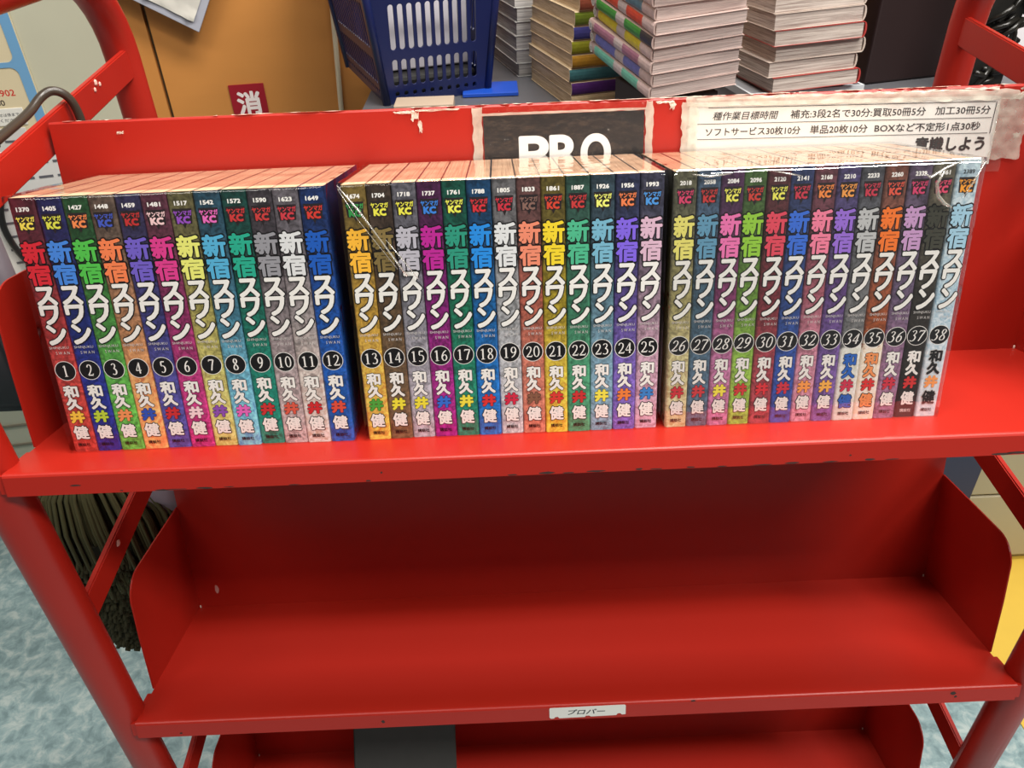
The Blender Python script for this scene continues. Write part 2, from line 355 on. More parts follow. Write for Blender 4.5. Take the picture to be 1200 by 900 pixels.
bm = bmesh.new(); r = random.Random(12)                             # chipped spots at the welds and on the upper left bar
for (x, y, z, q) in ((-.3835, .405, 1.073, .004), (-.3835, .088, .722, .0035), (-.3835, .318, 1.064, .003), (-.3835, .313, 1.059, .0022), (-.3835, .325, 1.061, .0022), (.4325, .405, 1.073, .003), (.4325, .075, .72, .003)):
    bmesh.ops.create_icosphere(bm, subdivisions=1, radius=q, matrix=Matrix.Translation((x, y, z)) @ Matrix.Scale(.35, 4, (1, 0, 0)))
obj('bare_spot', bm, mat((240, 190, 176), 0.5), cart)['kind'] = 'stuff'

# ---------------------------------------------------------------- comics
BOOKS = [  # number, serial, spine bottom, mid, top, title, imprint, middle author character
 (1,'1370',(196,66,58),(158,52,52),(84,36,46),(222,44,58),(246,226,90),(250,204,70),'brick red','bright red'),
 (2,'1405',(38,46,140),(30,42,108),(36,36,80),(72,138,228),(226,226,80),(190,214,60),'navy blue','sky blue'),
 (3,'1427',(100,180,76),(66,128,58),(36,72,42),(84,196,78),(245,140,80),(240,150,90),'leaf green','green'),
 (4,'1448',(240,166,102),(166,116,82),(92,76,66),(248,132,82),(70,90,190),(50,84,186),'light orange brown','orange'),
 (5,'1459',(86,82,162),(56,56,112),(50,46,76),(116,96,202),(192,50,50),(202,45,50),'dusky violet','violet'),
 (6,'1481',(192,56,126),(134,42,92),(86,46,60),(222,62,142),(246,205,205),(246,216,220),'magenta rose','hot pink'),
 (7,'1517',(216,206,122),(160,150,82),(96,90,60),(236,236,122),(150,80,190),(140,80,180),'khaki yellow','pale yellow'),
 (8,'1542',(122,192,216),(62,112,132),(40,70,86),(86,176,216),(236,110,190),(226,105,190),'light steel blue','light blue'),
 (9,'1572',(30,132,112),(26,102,86),(22,62,56),(40,172,142),(202,56,56),(200,50,50),'deep teal','turquoise'),
 (10,'1590',(186,166,166),(120,110,112),(60,55,60),(152,150,156),(202,60,60),(216,90,70),'warm grey','mid grey'),
 (11,'1623',(216,198,188),(142,132,132),(96,90,96),(226,226,226),(205,60,70),(205,40,45),'pale beige grey','near-white'),
 (12,'1649',(30,86,168),(24,74,150),(26,46,92),(30,92,188),(216,60,50),(220,80,60),'royal blue','medium blue'),
 (13,'1674',(226,182,80),(176,136,52),(112,92,46),(255,190,60),(60,160,80),(80,166,60),'ochre','golden orange'),
 (14,'1704',(116,90,64),(86,66,46),(60,48,40),(132,112,66),(236,230,80),(236,226,60),'dark brown','olive brown'),
 (15,'1718',(172,166,176),(120,118,126),(94,92,100),(190,186,196),(236,230,80),(236,226,60),'lilac grey','light grey'),
 (16,'1737',(162,40,132),(116,26,102),(70,30,66),(192,40,152),(60,130,220),(50,110,212),'purple magenta','magenta'),
 (17,'1761',(36,132,106),(26,102,76),(20,76,62),(46,152,126),(236,236,90),(236,226,70),'emerald green','sea green'),
 (18,'1788',(30,112,192),(20,86,142),(24,62,96),(40,142,228),(216,50,60),(216,50,50),'azure blue','bright azure'),
 (19,'1805',(192,192,196),(150,150,152),(100,98,100),(228,228,228),(202,50,66),(206,40,70),'silver grey','white'),
 (20,'1833',(202,122,102),(162,86,70),(92,62,60),(242,142,112),(134,100,90),(134,92,70),'salmon brown','salmon'),
 (21,'1861',(226,192,70),(152,132,36),(92,80,36),(246,216,50),(216,70,50),(216,60,50),'mustard yellow','bright yellow'),
 (22,'1887',(76,152,112),(56,112,86),(46,76,66),(80,186,142),(202,60,60),(202,50,50),'sage green','mint green'),
 (23,'1926',(132,168,188),(82,112,126),(50,66,76),(122,182,206),(242,242,120),(242,230,80),'pale slate blue','ice blue'),
 (24,'1956',(126,102,188),(82,66,126),(46,50,76),(132,102,228),(242,130,80),(236,130,60),'lavender purple','purple'),
 (25,'1993',(206,162,182),(136,112,126),(60,60,76),(222,182,202),(80,150,220),(60,130,202),'dusty pink','pale pink'),
 (26,'2018',(216,202,152),(152,142,92),(92,90,70),(236,226,120),(226,70,112),(206,50,60),'straw beige','lemon'),
 (27,'2058',(84,110,132),(60,86,102),(70,90,112),(102,156,186),(206,60,60),(206,60,66),'slate blue','steel blue'),
 (28,'2084',(192,122,162),(122,52,96),(76,46,76),(242,122,182),(242,236,100),(242,230,80),'plum pink','candy pink'),
 (29,'2096',(148,188,76),(96,132,50),(66,92,50),(152,206,66),(206,66,56),(206,60,56),'lime green','lime'),
 (30,'2120',(162,66,76),(112,40,50),(86,46,50),(228,76,96),(242,236,100),(216,50,60),'burgundy','coral red'),
 (31,'2141',(50,82,166),(40,66,122),(50,60,96),(60,112,216),(206,60,80),(206,50,70),'dark cobalt','cobalt blue'),
 (32,'2168',(206,142,162),(152,82,96),(102,60,70),(246,132,162),(242,140,70),(246,160,80),'rose','rose pink'),
 (33,'2210',(122,92,162),(86,60,112),(76,66,106),(156,112,216),(242,160,80),(242,180,80),'grape purple','light violet'),
 (34,'2233',(226,226,216),(112,112,112),(80,80,86),(192,192,192),(202,60,80),(202,50,80),'grey over white','silver'),
 (35,'2260',(242,228,208),(152,74,34),(116,72,60),(246,122,46),(226,90,70),(216,50,50),'rust over cream','bright orange'),
 (36,'2332',(152,112,142),(96,80,106),(90,76,96),(202,156,202),(216,70,112),(202,50,70),'greyish mauve','pale mauve'),
 (37,'2361',(34,30,30),(46,42,38),(92,86,72),(66,66,56),(226,80,112),(206,50,50),'black','dark olive'),
 (38,'2389',(216,226,232),(178,202,216),(186,206,216),(166,206,226),(246,160,50),(246,160,90),'pale icy blue','powder blue'),
]
NAMECOL = {34: (40, 100, 190), 35: (240, 150, 90), 38: (24, 24, 26)}
def cover_mat(n, c0, c1, c2):
    m = bpy.data.materials.new('cover_print_%d' % n); m.use_nodes = True; nt = m.node_tree; b = nt.nodes['Principled BSDF']
    b.inputs['Roughness'].default_value = 0.3; b.inputs['Coat Weight'].default_value = 0.25; b.inputs['Coat Roughness'].default_value = 0.12
    tc = nt.nodes.new('ShaderNodeTexCoord'); sp = nt.nodes.new('ShaderNodeSeparateXYZ'); nt.links.new(tc.outputs['Object'], sp.inputs[0])
    nz = nt.nodes.new('ShaderNodeTexNoise'); nz.noise_dimensions = '4D'; nz.inputs['W'].default_value = n * 3.7
    nz.inputs['Scale'].default_value = 0.09; nz.inputs['Detail'].default_value = 6; nz.inputs['Distortion'].default_value = 2.5
    nt.links.new(tc.outputs['Object'], nz.inputs[0])
    ad = nt.nodes.new('ShaderNodeMath'); ad.operation = 'MULTIPLY_ADD'; ad.inputs[1].default_value = 40; nt.links.new(nz.outputs[0], ad.inputs[0]); nt.links.new(sp.outputs[2], ad.inputs[2])
    mr = nt.nodes.new('ShaderNodeMapRange'); mr.inputs[1].default_value = 20; mr.inputs[2].default_value = 202; nt.links.new(ad.outputs[0], mr.inputs[0])
    r = nt.nodes.new('ShaderNodeValToRGB'); e = r.color_ramp.elements
    e[0].position = 0.16; e[0].color = (*s2l(c0), 1); e[1].position = 1.0; e[1].color = (*[v * .8 for v in s2l(c2)], 1)
    k = e.new(0.34 if n in (34, 35) else 0.52); k.color = (*s2l(c1), 1)
    if n in (34, 35): e[0].position = 0.31
    k = e.new(0.84); k.color = (*s2l(c2), 1)
    nt.links.new(mr.outputs[0], r.inputs[0])
    mx = nt.nodes.new('ShaderNodeMix'); mx.data_type = 'RGBA'; mx.blend_type = 'OVERLAY'
    mx.inputs[0].default_value = 0.75
    cr = nt.nodes.new('ShaderNodeMapRange'); cr.inputs[1].default_value = 0.35; cr.inputs[2].default_value = 0.65; cr.inputs[3].default_value = .2; cr.inputs[4].default_value = .85
    nz2 = nt.nodes.new('ShaderNodeTexNoise'); nz2.noise_dimensions = '4D'; nz2.inputs['W'].default_value = n * 1.3; nz2.inputs['Scale'].default_value = 0.22; nz2.inputs['Detail'].default_value = 8; nz2.inputs['Distortion'].default_value = 1.5
    nt.links.new(tc.outputs['Object'], nz2.inputs[0]); nt.links.new(nz2.outputs[0], cr.inputs[0])
    nt.links.new(r.outputs[0], mx.inputs[6]); nt.links.new(cr.outputs[0], mx.inputs[7]); nt.links.new(mx.outputs[2], b.inputs['Base Color'])
    return m
def page_mat(name, ca, cb, axis, scale=1.2, cross=0.02):
    """fine page lines: noise stretched so that it only varies across the leaves"""
    m = bpy.data.materials.new(name); m.use_nodes = True; nt = m.node_tree; b = nt.nodes['Principled BSDF']; b.inputs['Roughness'].default_value = 0.75
    tc = nt.nodes.new('ShaderNodeTexCoord'); mp = nt.nodes.new('ShaderNodeMapping')
    mp.inputs['Scale'].default_value = tuple(scale if i == axis else cross * scale for i in range(3))
    oi = nt.nodes.new('ShaderNodeObjectInfo'); n = nt.nodes.new('ShaderNodeTexNoise'); n.noise_dimensions = '4D'; n.inputs['Scale'].default_value = 1; n.inputs['Detail'].default_value = 6; n.inputs['Roughness'].default_value = 0.7
    mu = nt.nodes.new('ShaderNodeMath'); mu.operation = 'MULTIPLY'; mu.inputs[1].default_value = 50; nt.links.new(oi.outputs['Random'], mu.inputs[0]); nt.links.new(mu.outputs[0], n.inputs['W'])
    nt.links.new(tc.outputs['Object'], mp.inputs[0]); nt.links.new(mp.outputs[0], n.inputs['Vector'])
    r = nt.nodes.new('ShaderNodeValToRGB'); e = r.color_ramp.elements; e[0].position = 0.32; e[0].color = (*s2l(ca), 1); e[1].position = 0.6; e[1].color = (*s2l(cb), 1)
    nt.links.new(n.outputs[0], r.inputs[0]); nt.links.new(r.outputs[0], b.inputs['Base Color'])
    bp = nt.nodes.new('ShaderNodeBump'); bp.inputs['Strength'].default_value = 0.4; bp.inputs['Distance'].default_value = 0.0005
    nt.links.new(n.outputs[0], bp.inputs['Height']); nt.links.new(bp.outputs[0], b.inputs['Normal'])
    return m
PAGES = page_mat('salmon_pages', (172, 122, 94), (226, 184, 148), 0, 0.9, 0.012)
BH = 182.0; BD = 128.0
def cover_mesh(t):
    """U-shaped wrapper: spine with rounded corners and two boards"""
    hw = t / 2 - 0.06; r = 1.7; c = 0.28
    o = [(-hw, BD)] + [(-hw + r - r * math.cos(math.radians(a)), r - r * math.sin(math.radians(a))) for a in (0, 30, 60, 90)]
    i = [(-hw + c, BD)] + [(-hw + c + r - c - (r - c) * math.cos(math.radians(a)), r - (r - c) * math.sin(math.radians(a))) for a in (0, 30, 60, 90)]
    outer = o + [(-x, y) for x, y in reversed(o)]; inner = i + [(-x, y) for x, y in reversed(i)]
    loop = outer + inner[::-1]
    bm = bmesh.new(); lo = [bm.verts.new((x, y, 0)) for x, y in loop]; hi = [bm.verts.new((x, y, BH)) for x, y in loop]
    n = len(loop)
    for k in range(n): bm.faces.new((lo[k], lo[(k + 1) % n], hi[(k + 1) % n], hi[k]))
    for k in range(n // 2 - 1):
        for e_ in (lo, hi): bm.faces.new((e_[k], e_[k + 1], e_[n - 2 - k], e_[n - 1 - k]))
    bmesh.ops.recalc_face_normals(bm, faces=bm.faces)
    me = bpy.data.meshes.new('cover'); bm.to_mesh(me); bm.free(); me.materials.append(None); return me
def pages_mesh(t):
    bm = bbox(-t / 2 + 0.42, t / 2 - 0.42, 1.6, BD - 1.5, 0.6, BH - 0.15, 0.25, 1)
    me = bpy.data.meshes.new('page_block'); bm.to_mesh(me); bm.free(); me.materials.append(PAGES); return me
def title_mesh():
    p = Print(); g = 7.25
    for ch, z0, z1 in (('新', 139.2, 153.6), ('宿', 124.2, 138.6)): p.text(ch, -g, g, z0, z1, 0, 1.25, 10)
    for ch, z0, z1, x0, x1 in (('ス', 110.6, 122.6, -5.6, 6.6), ('ワ', 97.2, 109.6, -5.6, 5.8), ('ン', 82.6, 96, -4.6, 7.0)): p.text(ch, x0, x1, z0, z1, 0, 1.5, 12)
    for ch, z0, z1 in (('新', 139.2, 153.6), ('宿', 124.2, 138.6)): p.text(ch, -g + .3, g - .3, z0 + .3, z1 - .3, 1, 0.6, 8)
    for ch, z0, z1, x0, x1 in (('ス', 110.6, 122.6, -5.6, 6.6), ('ワ', 97.2, 109.6, -5.6, 5.8), ('ン', 82.6, 96, -4.6, 7.0)): p.text(ch, x0, x1, z0, z1, 2, 0.78, 8)
    p.text('SHINJUKU', -6.3, 6.6, 78.6, 80.9, 3); p.text('S W A N', -2.8, 6.4, 75.0, 77.1, 3)
    return p.mesh('title_lettering')
def author_mesh():
    p = Print()
    for mi, bd, nn in ((0, 0.95, 8), (1, 0.5, 8)):
        p.text('和', -4.6, 4.6, 42.8, 51.2, mi, bd, nn); p.text('久', -4.6, 4.7, 33.4, 42.0, mi, bd + .1, nn)
        p.text('井', -4.5, 4.5, 23.2, 31.4, mi * 2, bd + (.15 if mi else 0), nn); p.text('健', -5.0, 4.8, 10.2, 20.2, mi, bd - (.12 if mi else 0), nn)
    p.text('講談社', -4.4, 4.2, 4.2, 6.8, 3, 0.1, 2)
    return p.mesh('author_lettering')
TM, AM = title_mesh(), author_mesh()
DIG = {  # old-style serif numerals as (polyline, width) strokes in a 0..1 box, drawn with swelling strokes
 '0': [([(.5, 1), (.22, .88), (.1, .5), (.22, .12), (.5, 0), (.78, .12), (.9, .5), (.78, .88), (.5, 1)], .10)],
 '1': [([(.5, .98), (.5, .03)], .15), ([(.22, .84), (.5, .97)], .08), ([(.22, .02), (.78, .02)], .06)],
 '2': [([(.13, .76), (.25, .94), (.5, 1), (.78, .88), (.8, .66), (.55, .35), (.1, .05)], .10), ([(.1, .05), (.92, .05)], .12), ([(.92, .05), (.96, .2)], .06)],
 '3': [([(.16, .86), (.36, 1), (.68, .95), (.74, .75), (.5, .56)], .10), ([(.42, .55), (.72, .48), (.86, .28), (.7, .06), (.4, 0), (.12, .08)], .12)],
 '4': [([(.68, .98), (.68, .02)], .14), ([(.68, .98), (.06, .3)], .07), ([(.06, .3), (.96, .3)], .09)],
 '5': [([(.26, .96), (.82, .96)], .12), ([(.26, .96), (.2, .56), (.5, .62), (.8, .5), (.84, .25), (.62, .03), (.35, 0), (.12, .08)], .11)],
 '6': [([(.82, .96), (.45, .82), (.17, .5), (.15, .2), (.4, 0), (.7, .05), (.87, .28), (.74, .52), (.5, .58), (.22, .42)], .11)],
 '7': [([(.1, .94), (.92, .94)], .12), ([(.9, .93), (.58, .45), (.38, 0)], .11), ([(.1, .94), (.08, .8)], .06)],
 '8': [([(.5, .54), (.2, .72), (.28, .95), (.5, 1), (.75, .93), (.78, .72), (.5, .54), (.16, .3), (.2, .07), (.5, 0), (.82, .08), (.85, .3), (.5, .54)], .11)],
 '9': [([(.2, .03), (.58, .18), (.83, .5), (.85, .8), (.6, 1), (.3, .95), (.13, .72), (.26, .48), (.5, .42), (.78, .58)], .11)],
}
def digits(p, s, x0, x1, z0, z1, mi, shear=0.0, gap=.12):
    n = len(s); cw = (x1 - x0) / (n + gap * (n - 1)); hgt = z1 - z0; p.y -= .02
    for i, ch in enumerate(s):
        ox = x0 + i * cw * (1 + gap)
        for pl, wd in DIG[ch]:
            q = [Vector((ox + a * cw + shear * (b - .5) * hgt, z0 + b * hgt)) for a, b in pl]
            if len(q) > 3:                                   # smooth the curve once
                s2 = [q[0]]
                for u, v in zip(q, q[1:]): s2 += [u * .75 + v * .25, u * .25 + v * .75]
                q = s2 + [q[-1]]
            hw = wd * hgt * 0.42; L = []; Rr = []
            for k, c in enumerate(q):
                d = (q[min(k + 1, len(q) - 1)] - q[max(k - 1, 0)]).normalized(); nn = Vector((-d.y, d.x))
                ww = hw * (0.45 + 0.75 * abs(d.y)) if len(pl) > 2 else hw
                L.append(c + nn * ww); Rr.append(c - nn * ww)
            for k in range(len(q) - 1):
                p.poly([L[k], L[k + 1], Rr[k + 1], Rr[k]], mi, p.y - .001 * (k % 3))
INK = mat((18, 16, 18), 0.35); WHITE = mat((240, 236, 230), 0.35); SW = mat((206, 200, 196), 0.35)
groups = [(range(1, 13), -345.5, 17.04, 'first bundle'), (range(13, 26), -130.6, 16.2, 'middle bundle'), (range(26, 39), 86.2, 15.3, 'last bundle')]
GN = {'first bundle': 'comics one to twelve', 'middle bundle': 'comics thirteen to twenty-five', 'last bundle': 'comics twenty-six to thirty-eight'}
br = random.Random(11)
for rng, x0, t, gname in groups:
    cm, pmh = cover_mesh(t), pages_mesh(t)
    for idx, n in enumerate(rng):
        num, ser, c0, c1, c2, ct, ck, ci, cn, tn = BOOKS[n - 1]
        lean = {38: 0.010, 37: 0.006, 36: .004}.get(n, {1: -0.0}.get(n, 0)) + br.uniform(-.0015, .0015)
        y0 = 33.4 + br.uniform(-.7, .7)
        bk = empty('comic_volume', mw=SHELF_M[0] @ Matrix.Translation((x0 + t * (idx + .5), y0, 0.05)) @ Matrix.Rotation(lean, 4, 'Y'))
        bk['category'] = 'book'; bk['group'] = 'comic volumes on the top shelf'
        bk['label'] = 'comic with number %d on its spine, %s spine, %s title characters' % (num, cn, tn)
        o = bpy.data.objects.new('cover', cm); COL.objects.link(o); o.parent = bk; slots(o, [cover_mat(num, c0, c1, c2)])
        o = bpy.data.objects.new('page_block', pmh); COL.objects.link(o); o.parent = bk
        sx = t / 16.6
        o = bpy.data.objects.new('title_lettering', TM); COL.objects.link(o); o.parent = bk; o.scale = (sx, 1, 1)
        slots(o, [INK, mat(ct, 0.32), WHITE, SW])
        o = bpy.data.objects.new('author_lettering', AM); COL.objects.link(o); o.parent = bk; o.scale = (sx, 1, 1)
        nc = mat(NAMECOL[num], 0.35) if num in NAMECOL else WHITE
        slots(o, [SW if num == 38 else INK, nc, mat(ci, 0.35), INK if num != 37 else SW])
        # imprint mark: serial, katakana, two letters over a dark notched patch
        p = Print()
        if num == 38: p.text(ser, -4.0, 4.0, 173.2, 175.8, 3, 0.12, 4)
        else: p.text(ser, -4.0, 4.0, 173.2, 175.8, 0, 0.2, 4)
        p.poly([(-6.2, 171), (6.2, 171), (5.2, 161), (1.4, 161), (0.1, 158.0), (-1.2, 161), (-5.2, 161)], 1)
        p.text('ヤンマガ', -5.8, 5.8, 166.6, 169.8, 2, 0.15, 4)
        p.text('KC', -3.9, 3.9, 161.6, 165.8, 2, 0.42, 8)
        o = link('imprint_mark', p.mesh('imprint_mark'), [WHITE, mat((40, 32, 34), 0.35), mat(ck, 0.32), INK], bk); o.scale = (sx, 1, 1)
        p = Print(); rr = 7.3
        p.disc(0, 62.6, rr, 1); p.disc(0, 62.6, rr - .42, 0)
        s = str(num); shr = 0.22 if num >= 26 else 0.0
        if len(s) == 1: digits(p, s, -2.0, 2.0, 58.4, 66.8, 1)
        else: digits(p, s, -4.9, 4.9, 58.6, 66.6, 1, shr)
        o = link('number_disc', p.mesh('number_disc'), [INK, WHITE], bk)

# shrink film round each bundle
FILM = film_mat('clear_film', 1.28, 0.04, 0, 0.25, 0.05)
FILM2 = film_mat('clear_film_glossy', 1.75, 0.03, 0, 0.10, 0.03)
def wrap(x0, x1, m, label, seed, folds):
    root = empty('shrink_wrap', mw=SHELF_M[0]); tag(root, label, 'plastic film', 'shrink film on the comic bundles')
    bm = bmesh.new(); yf, yb, zt = 31.2, 163.5, BH + 1.2; nx = 48
    def d(u, v, s): return 0.45 * noise.noise(Vector((u * .05, v * .05, seed + s)))
    def grid(fn, na, nb):
        g = [[bm.verts.new(fn(i / na, j / nb)) for j in range(nb + 1)] for i in range(na + 1)]
        for i in range(na):
            for j in range(nb): bm.faces.new((g[i][j], g[i + 1][j], g[i + 1][j + 1], g[i][j + 1]))
    W = x1 - x0
    lean = 2.2 if x1 > 200 else 0.0; x1 = x1 - lean * .8; W = x1 - x0
    grid(lambda a, b: (x0 + W * a + lean * a * b, yf + d(W * a, b * 180, 0), zt * b), nx, 30)
    grid(lambda a, b: (x0 + (W + lean) * a, yf + (yb - yf) * b, zt + d(W * a, b * 120, 5)), nx, 20)
    for xx in (x0, x1): grid(lambda a, b: (xx + (lean * b if xx == x1 else 0) + d(a * 120, b * 180, 9), yf + (yb - yf) * a, zt * b), 16, 16)
    bmesh.ops.remove_doubles(bm, verts=bm.verts, dist=0.6)
    obj('film', bm, m, root, smooth=True)
    for pts, rr in folds:
        bm = bmesh.new(); tube(bm, pts, rr, 6); obj('film_fold', bm, fold_m, root, smooth=True)
fold_m = mat((235, 232, 225), 0.12, coat=1.0)
def fm():
    m = film_mat('film_fold', 2.2, 0.08, 0.35, 0.2, 0.3); return m
fold_m = fm()
wrap(-347.2, -139.6, FILM, 'thin clear film around comics 1 to 12', 1, [])
wrap(-132.4, 81.8, FILM, 'clear film around comics 13 to 25 with a bright diagonal fold', 2,
     [([(-132, 30.6, 182), (-120, 30.2, 166), (-108, 30.2, 147), (-92, 30.4, 121)], [.3, .9, .5, .9]), ([(-104, 30.4, 146), (-96, 30.3, 135), (-84, 30.4, 118)], [.2, .5, .2]),
      ([(-132, 30.8, 180), (-121, 30.4, 160), (-98, 30.6, 126)], .25)])
wrap(85.0, 287.4, FILM2, 'clear film around comics 26 to 38 crumpled at its top right', 3,
     [([(97, 30.6, 180), (108, 30.3, 178.5), (122, 30.4, 179.5)], [.3, .9, .3]), ([(150, 30.6, 180), (160, 30.3, 178), (168, 30.6, 176.5)], [.2, .6, .2]),
      ([(262, 30.4, 178), (257, 30, 168), (259, 29.9, 160), (264, 30, 155), (270, 30.3, 152)], [.4, 1.2, 1.4, 1.3, .4]), ([(247, 30.5, 176), (252, 30, 172), (262, 30.4, 178), (272, 30.2, 182)], [.3, .8, .8, .3]),
      ([(287, 30.8, 181), (281, 30.3, 168), (276, 30.6, 158)], [.3, .5, .2])])

# ---------------------------------------------------------------- signs taped to the back panel
S0 = SHELF_M[0]
TAPE = film_mat('clear_tape', 1.4, 0.12, 0, 0.9, 0.12)
MILK = film_mat('milky_tape', 1.5, 0.25, 0.6, 0.25, 0.08)
def sheet(x0, x1, z0, z1, y, amp, seed, nx=40, nz=10, ragged=1.0):
    bm = bmesh.new(); g = []
    for i in range(nx + 1):
        row = []
        for j in range(nz + 1):
            u, v = i / nx, j / nz; e = ragged * noise.noise(Vector((i * .25, j * .4, seed))) * 1.6
            x = x0 + (x1 - x0) * u + (e if i in (0, nx) else 0); z = z0 + (z1 - z0) * v + (e if j in (0, nz) else 0)
            row.append(bm.verts.new((x, y - amp * abs(noise.noise(Vector((x * .09, z * .12, seed)))), z)))
        g.append(row)
    for i in range(nx):
        for j in range(nz): bm.faces.new((g[i][j], g[i + 1][j], g[i + 1][j + 1], g[i][j + 1]))
    return bm
blk = empty('black_sign', mw=S0); tag(blk, 'black card sign with large white capital letters taped to the red back panel', 'sign')
obj('card', bbox(-38.4, 89.5, 167.2, 167.9, 150, 214.4), mat((40, 38, 38), 0.4, noise_s=0.05, noise_a=.15), blk)
p = Print(); p.y = 167.1
for ch, x0, x1 in (('P', -9.5, 12), ('R', 15, 37.5), ('O', 40, 62)): p.text(ch, x0, x1, 170, 197.0, 0, 1.3, 16, 0, 8)
link('lettering', p.mesh('lettering'), mat((234, 234, 230), 0.4), blk)
obj('clear_cover', sheet(-43, 97, 152, 221, 166.2, 1.6, 4), TAPE, blk, smooth=True)
obj('tape_strip', sheet(-47, -39, 150, 221, 166.6, 1.0, 5, 6, 24), MILK, blk, smooth=True)
obj('tape_strip', sheet(90.5, 96.5, 150, 221, 166.4, 1.0, 6, 6, 24), MILK, blk, smooth=True)
obj('tape_strip', sheet(-40, 92, 214.6, 216.4, 166.2, .4, 8, 60, 3, .3), MILK, blk, smooth=True)
wsM = S0 @ Matrix.Translation((250, 166.9, 198)) @ Matrix.Rotation(math.radians(0.9), 4, 'Y')
ws = empty('white_sign', mw=wsM); tag(ws, 'white laminated paper sign with lines of black text taped at the right end', 'sign')
obj('paper', bbox(-125, 123, -0.5, 0, -34, 18.5), mat((232, 229, 222), 0.35), ws)
p = Print(); p.y = -0.55; zc = 8.0
p.text('種作業目標時間', -106, -54, zc - 3.2, zc + 3.0, 0, .12, 4, .18)
p.text('補充:3段2名で30分:買取50冊5分', -44, 64, zc - 3.2, zc + 3.2, 0, .14, 4)
p.text('加工30冊5分', 72, 116, zc - 3.0, zc + 3.2, 0, .14, 4)
zc = -4.0
p.text('ソフトサービス30枚10分', -111, -35, zc - 3.2, zc + 3.0, 0, .14, 4)
p.text('単品20枚10分', -27, 19, zc - 3.2, zc + 3.2, 0, .14, 4)
p.text('BOXなど不定形1点30秒', 25, 110, zc - 3.2, zc + 3.2, 0, .14, 4)
p.text('意識しよう', 60, 116, -23, -12, 0, .5, 6)
for z, a_, b_ in ((14.2, -110, 119), (2.1, -118, 118), (-9.6, -120, 117)): p.poly([(a_, z - .22), (b_, z - .22), (b_, z + .22), (a_, z + .22)], 0)
p.poly([(118.6, -10), (119.2, -10), (120.2, 14.2), (119.6, 14.2)], 0); p.poly([(-120.2, -20), (-119.7, -20), (-119.7, -4), (-120.2, -4)], 0)
link('lettering', p.mesh('lettering'), mat((34, 32, 38), 0.4), ws)
obj('clear_cover', sheet(-127, 132, -40, 22, -1.0, 1.2, 14, 60, 16), film_mat('clear_cover', 1.5, 0.06, 0.05, 0.5, 0.1), ws, smooth=True)
obj('tape_strip', sheet(121, 146, -30, 20, -1.3, 2.4, 15, 12, 20, 2), film_mat('wrinkled_tape', 1.7, .1, .4, 1.0, .1), ws, smooth=True)
obj('tape_strip', sheet(-131, -118, -36, 19, -1.3, 1.8, 16, 8, 20, 2), MILK, ws, smooth=True)
obj('tape_strip', sheet(-128, 136, 15.5, 23.0, -1.3, 2.2, 17, 90, 5, 1), MILK, ws, smooth=True)

# dark book leaning on the lowest shelf
gb = empty('grey_book', mw=SHELF_M[2] @ Matrix.Translation((-168, 40, 0.5)) @ Matrix.Rotation(math.radians(-25), 4, 'X'))
tag(gb, 'plain dark grey book leaning back on the lowest shelf', 'book')
dk = mat((58, 58, 56), 0.6, noise_s=.08, noise_a=.15)
bm = bmesh.new(); box(bm, -60, 60, 0, 0.8, 0, 182); box(bm, -60, 60, 13.2, 14, 0, 182); box(bm, -60, -58.8, 0, 14, 0, 182); obj('cover', bm, dk, gb)
obj('page_block', bbox(-58.5, 58.5, 0.9, 13.1, 1, 181), mat((196, 170, 130), .8), gb)

# ---------------------------------------------------------------- things behind the cart
ct = empty('counter'); tag(ct, 'counter with dark blue body and grey top behind the red cart', 'counter')
obj('top', bbox(-0.215, 0.80, 0.47, 1.02, 0.912, 0.93, 0.002), mat((86, 86, 90), 0.4), ct)
obj('body', bbox(-0.19, 0.80, 0.60, 1.0, 0.0, 0.912, 0.002), mat((38, 48, 78), 0.5), ct)
bc = empty('beige_cabinet', mw=Matrix.Translation((0.812, 0.66, 0)))
tag(bc, 'low beige cabinet standing on the yellow mat right of the counter', 'cabinet')
bg = mat((176, 166, 138), 0.5)
obj('body', bbox(0, 0.6, 0, 0.4, 0, 0.75, 0.003), bg, bc)
obj('door', bbox(0.004, 0.596, -0.012, 0, 0.19, 0.74, 0.002), bg, bc)
obj('drawer', bbox(0.004, 0.596, -0.012, 0, 0.02, 0.184, 0.002), bg, bc)

